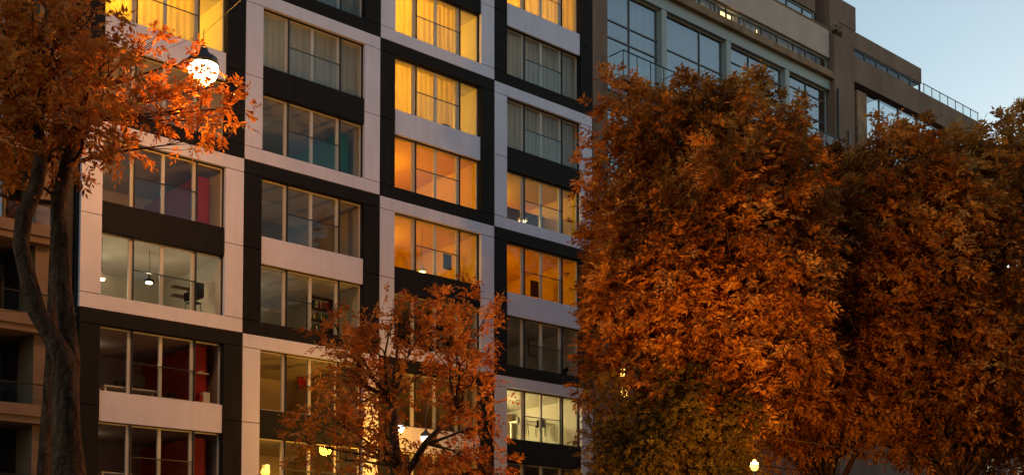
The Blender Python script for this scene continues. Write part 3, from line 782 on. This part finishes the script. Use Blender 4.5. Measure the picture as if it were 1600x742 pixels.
# big forked tree at the left
lt = [([(-8.22, 22, 0), (-8.23, 22, 3), (-8.23, 22, 4.0), (-8.27, 22, 4.77), (-8.31, 22, 5.69), (-8.36, 22, 6.17), (-8.57, 21.9, 6.6), (-8.78, 21.8, 7.0), (-8.92, 21.7, 7.6), (-9.08, 21.7, 8.2), (-9.02, 21.7, 8.8), (-8.81, 21.7, 9.25), (-8.73, 21.7, 9.8), (-8.85, 21.8, 10.5), (-8.7, 21.8, 11.6)],
       [0.46, 0.34, 0.3, 0.265, 0.235, 0.205, 0.18, 0.165, 0.155, 0.15, 0.145, 0.14, 0.12, 0.1, 0.06]),
      ([(-8.3, 22.1, 4.9), (-8.33, 22.15, 5.7), (-8.33, 22.2, 6.2), (-8.38, 22.25, 6.75), (-8.5, 22.3, 7.6), (-8.55, 22.3, 8.55), (-8.65, 22.3, 9.2), (-8.5, 22.3, 9.9), (-8.2, 22.4, 11.2)],
       [0.2, 0.21, 0.19, 0.17, 0.155, 0.145, 0.13, 0.11, 0.06])]
lblobs = [(-9.3, 22, 11.9, 1.0), (-8.4, 21.6, 10.9, 0.8), (-8.9, 22.4, 13.2, 0.9), (-7.6, 22, 11.6, 0.55), (-9.9, 21.6, 10.6, 0.7), (-8.0, 21.5, 9.9, 0.45),
          (-8.0, 22, 12.6, 0.5), (-9.9, 22, 12.6, 0.7), (-9.0, 21.5, 11.0, 0.7), (-7.9, 22, 10.5, 0.4),
          (-9.4, 22.3, 10.2, 0.5), (-8.8, 21.4, 12.3, 0.6),
          (-9.0, 22.0, 9.6, 0.35), (-9.2, 21.6, 10.3, 0.45), (-8.6, 21.4, 11.6, 0.6), (-8.3, 21.6, 10.4, 0.4), (-9.6, 21.4, 11.4, 0.5), (-9.9, 21.7, 9.4, 0.4)]
tree((-8.15, 22, 0), lblobs, 'big forked tree at the left edge with a thick bare trunk', 'bright', 135, 0.36, 0.17, 0.3, (-8.4, 22, 9.5), seed=41, shoots=0, trunk_paths=lt)
def pxl(x, z, y=32.5): return (x, y, z)
tree((-12.6, 31.2, 0), [(-11.19, 31.4, 14.65, 0.8), (-10.5, 31.4, 15.67, 0.7), (-9.82, 31.4, 14.7, 0.6), (-9.19, 31.4, 15.39, 0.5), (-9.01, 31.2, 14.69, 0.5), (-8.33, 31.2, 14.82, 0.45), (-7.8, 31.2, 15.4, 0.35), (-7.8, 31.2, 14.41, 0.4), (-7.33, 31.2, 14.74, 0.35), (-10.21, 31.4, 13.85, 0.45), (-12.05, 31.4, 13.45, 0.6), (-12.07, 31.4, 16.12, 0.7), (-9.71, 31.4, 16.54, 0.35), (-8.55, 31.2, 13.9, 0.3), (-8.55, 31.2, 15.5, 0.28), (-8.2, 31.4, 16.2, 0.25), (-9.6, 31.0, 16.4, 0.3)],
     'slender orange tree close to the chequered facade, its branches reaching the glowing lamp', 'bright', 95, 0.48, 0.21, 0.16, seed=47, shoots=1.0, trunk_paths=[([(-12.5, 31.2, 0), (-12.35, 31.2, 4), (-12.2, 31.3, 8), (-12.2, 31.4, 11.5), (-12.0, 31.7, 13.4), (-11.6, 32.0, 14.8), (-11.3, 32.2, 15.8)], [.24, .2, .17, .14, .12, .09, .06])])
# added unseen far side of the street: dark windows mirror it, facade is shaded
M['greyblock'] = mat('grey_block', (0.2, 0.2, 0.22), 0.85)
ob = thing('apartment_building', 'long grey block added unseen across the street to shade the facade and be mirrored in the dark windows', 'building', FRONT)
box('front_wall', M['greyblock'], ob, -60, 8, -60, -47, 0, 42)  # height chosen to keep sky light off the lower left facade
box('front_wall', M['greyblock'], ob, 8.01, 95, -60, -47, 0, 24)
for k in range(-11, 22):
    for j in range(11 if k < 0 else 6):
        box('window', M['rail'], ob, 4 + k * 4.1, 6.2 + k * 4.1, -47.05, -46.97, 3.4 + j * 3.5, 5.4 + j * 3.5)
src_trees = [o for o in COL.objects if o.get('category') == 'tree'][:4]  # near trees copied as an added row for window reflections
for i, (u_, d_) in enumerate(((16, -29.5), (25, -29), (34, -28), (44, -28))):
    o0 = src_trees[i]
    c0 = o0.copy(); COL.objects.link(c0)
    c0.matrix_world = Matrix.Translation(L(u_, d_, 0)) @ Matrix.Rotation(2.0 + i, 4, 'Z') @ Matrix.Scale(1.05, 4)
    c0['label'] = ['first', 'second', 'third', 'fourth'][i] + ' tree from the left in the row added unseen across the street, mirrored in the windows'
    for ch in o0.children:
        cc = ch.copy(); cc.parent = c0; COL.objects.link(cc)
# shrub on the roof terrace
pt = thing('shrub', 'small dark shrub on the roof ledge of the concrete block', 'shrub', at(41.2, 0.3, 32.2))
g_ = np.random.default_rng(5); q_ = unit(g_.normal(size=(60, 3))) * g_.uniform(.1, .5, (60, 1)) * np.array([1.3, .4, .6]) + np.array([0, -.45, .2])
link('foliage', leaf_mesh('foliage', sprigs(q_, g_.normal(size=(60, 3)) + np.array([0, 0, .6]), .2, .12, 3, 5), LEAF['olive']), pt)
MB().tube([(0, -.45, 0), (.1, -.45, .3)], .02, 5).build('stem', M['bark'], pt)

# ------------------------------------------------------------------ hanging street lamps and wires
def street_lamp(p, label, col, power, head, size=0.22, estr=25, arm=None):
    t = thing('street_lamp', label, 'street lamp', Matrix.Translation(p), 'street lamps hung over the pavement')
    MB().lathe([(size * 1.05, 0), (size * 0.9, size * 0.5), (size * 0.35, size * 0.9), (size * 0.2, size * 1.3)], 18).build('lamp_hood', M['lampmetal'], t, True)
    MB().lathe([(size * 0.35, -size * 1.2), (size * 0.8, -size * 0.8), (size, -size * 0.3), (size * 0.98, -0.004)], 18).build('lamp_globe', glow(head, estr), t, True)
    MB().tube([(0, 0, size * 1.3), (0, 0, size * 1.3 + 0.5)], 0.012, 6).build('hanger', M['rail'], t)
    if arm: MB().tube([(0, 0, size * 1.3 + 0.45), arm], 0.025, 8).build('bracket_arm', M['rail'], t)
    lamp_light('lamp_glow', t, (0, -0.05, -size * 1.2 - 0.12), col, power, size)
    return t
OR = (1.0, 0.34, 0.045)
LA = Vector((-8.73, 33, 16.74)); LB = Vector((-4.03, 41.8, 7.8)); LB2 = Vector((-2.84, 39, 7.04)); LC = Vector((6.4, 31.3, 5.2))
street_lamp(LA, 'large glowing street lamp hung high in front of the leftmost column', (1, 0.38, 0.035), 440, (1, 0.85, 0.5), 0.43, 4)
street_lamp(LB, 'glowing street lamp by the facade behind the small orange tree', (1, 0.46, 0.03), 230, (0.75, 0.9, 1), 0.24, 0.9, tuple(L((FRONT.inverted() @ LB).x, -0.1, LB.z + 0.95) - LB))
street_lamp(LB2, 'smaller glowing lamp, right one of two behind the small orange tree', OR, 70, (0.7, 0.9, 1), 0.18, 0.6, (0.2, 0, 1.6))
tl_ = thing('street_lamp', 'yellow globe lamp on top of a post, low in front of the big orange trees', 'street lamp', Matrix.Translation(LC))
MB().lathe([(0.04, -0.13), (0.09, -0.08), (0.12, 0.01), (0.09, 0.09), (0.03, 0.13)], 18).build('lamp_globe', glow((1, 0.55, 0.1), 1.2), tl_, True)
MB().lathe([(0.06, 0.131), (0.04, 0.16), (0.01, 0.18)], 14).build('lamp_cap', M['lampmetal'], tl_, True)
MB().tube([(0, 0, -0.13), (0, 0, -1.5), (0, 0, -LC.z)], [0.05, 0.06, 0.09], 10).build('lamp_post', M['lampmetal'], tl_)
lamp_light('lamp_glow', tl_, (0, -0.1, 0.5), (1, 0.42, 0.055), 1250, 0.2)
def wire(pts, label, r=0.012, m='cable'):
    p0 = Vector(pts[0]); t = MB().tube([Vector(p) - p0 for p in pts], r, 6).build('overhead_wire', M[m]); t.location = p0
    return tag(t, label, 'wire', 'overhead wires of the street')
def sag(a, b, s, n=10):
    a, b = Vector(a), Vector(b); return [a.lerp(b, i / n) - Vector((0, 0, s * 4 * (i / n) * (1 - i / n))) for i in range(n + 1)]
wire(sag((-16, 24.5, 8.2), L(-0.05, -0.1, 10.45), 0.1), 'thin yellow wire running to the left corner of the chequered block', 0.016)
wire(sag((8, 36, 6.6), (26, 43.5, 6.0), 0.25), 'upper tram wire crossing under the trees at the bottom right', 0.012)
wire(sag((6, 30, 5.1), (24, 36.5, 4.6), 0.2), 'lower tram wire crossing the bottom right corner', 0.012)
u_ = FRONT.inverted() @ LA
wire([L(u_.x, -0.12, LA.z + 1.85), LA + Vector((0, 0, .94)), L(u_.x, -31, LA.z + 2.5)], 'cable holding the large lamp in front of the leftmost column', 0.006, 'rail')
print('objects', len(bpy.data.objects))
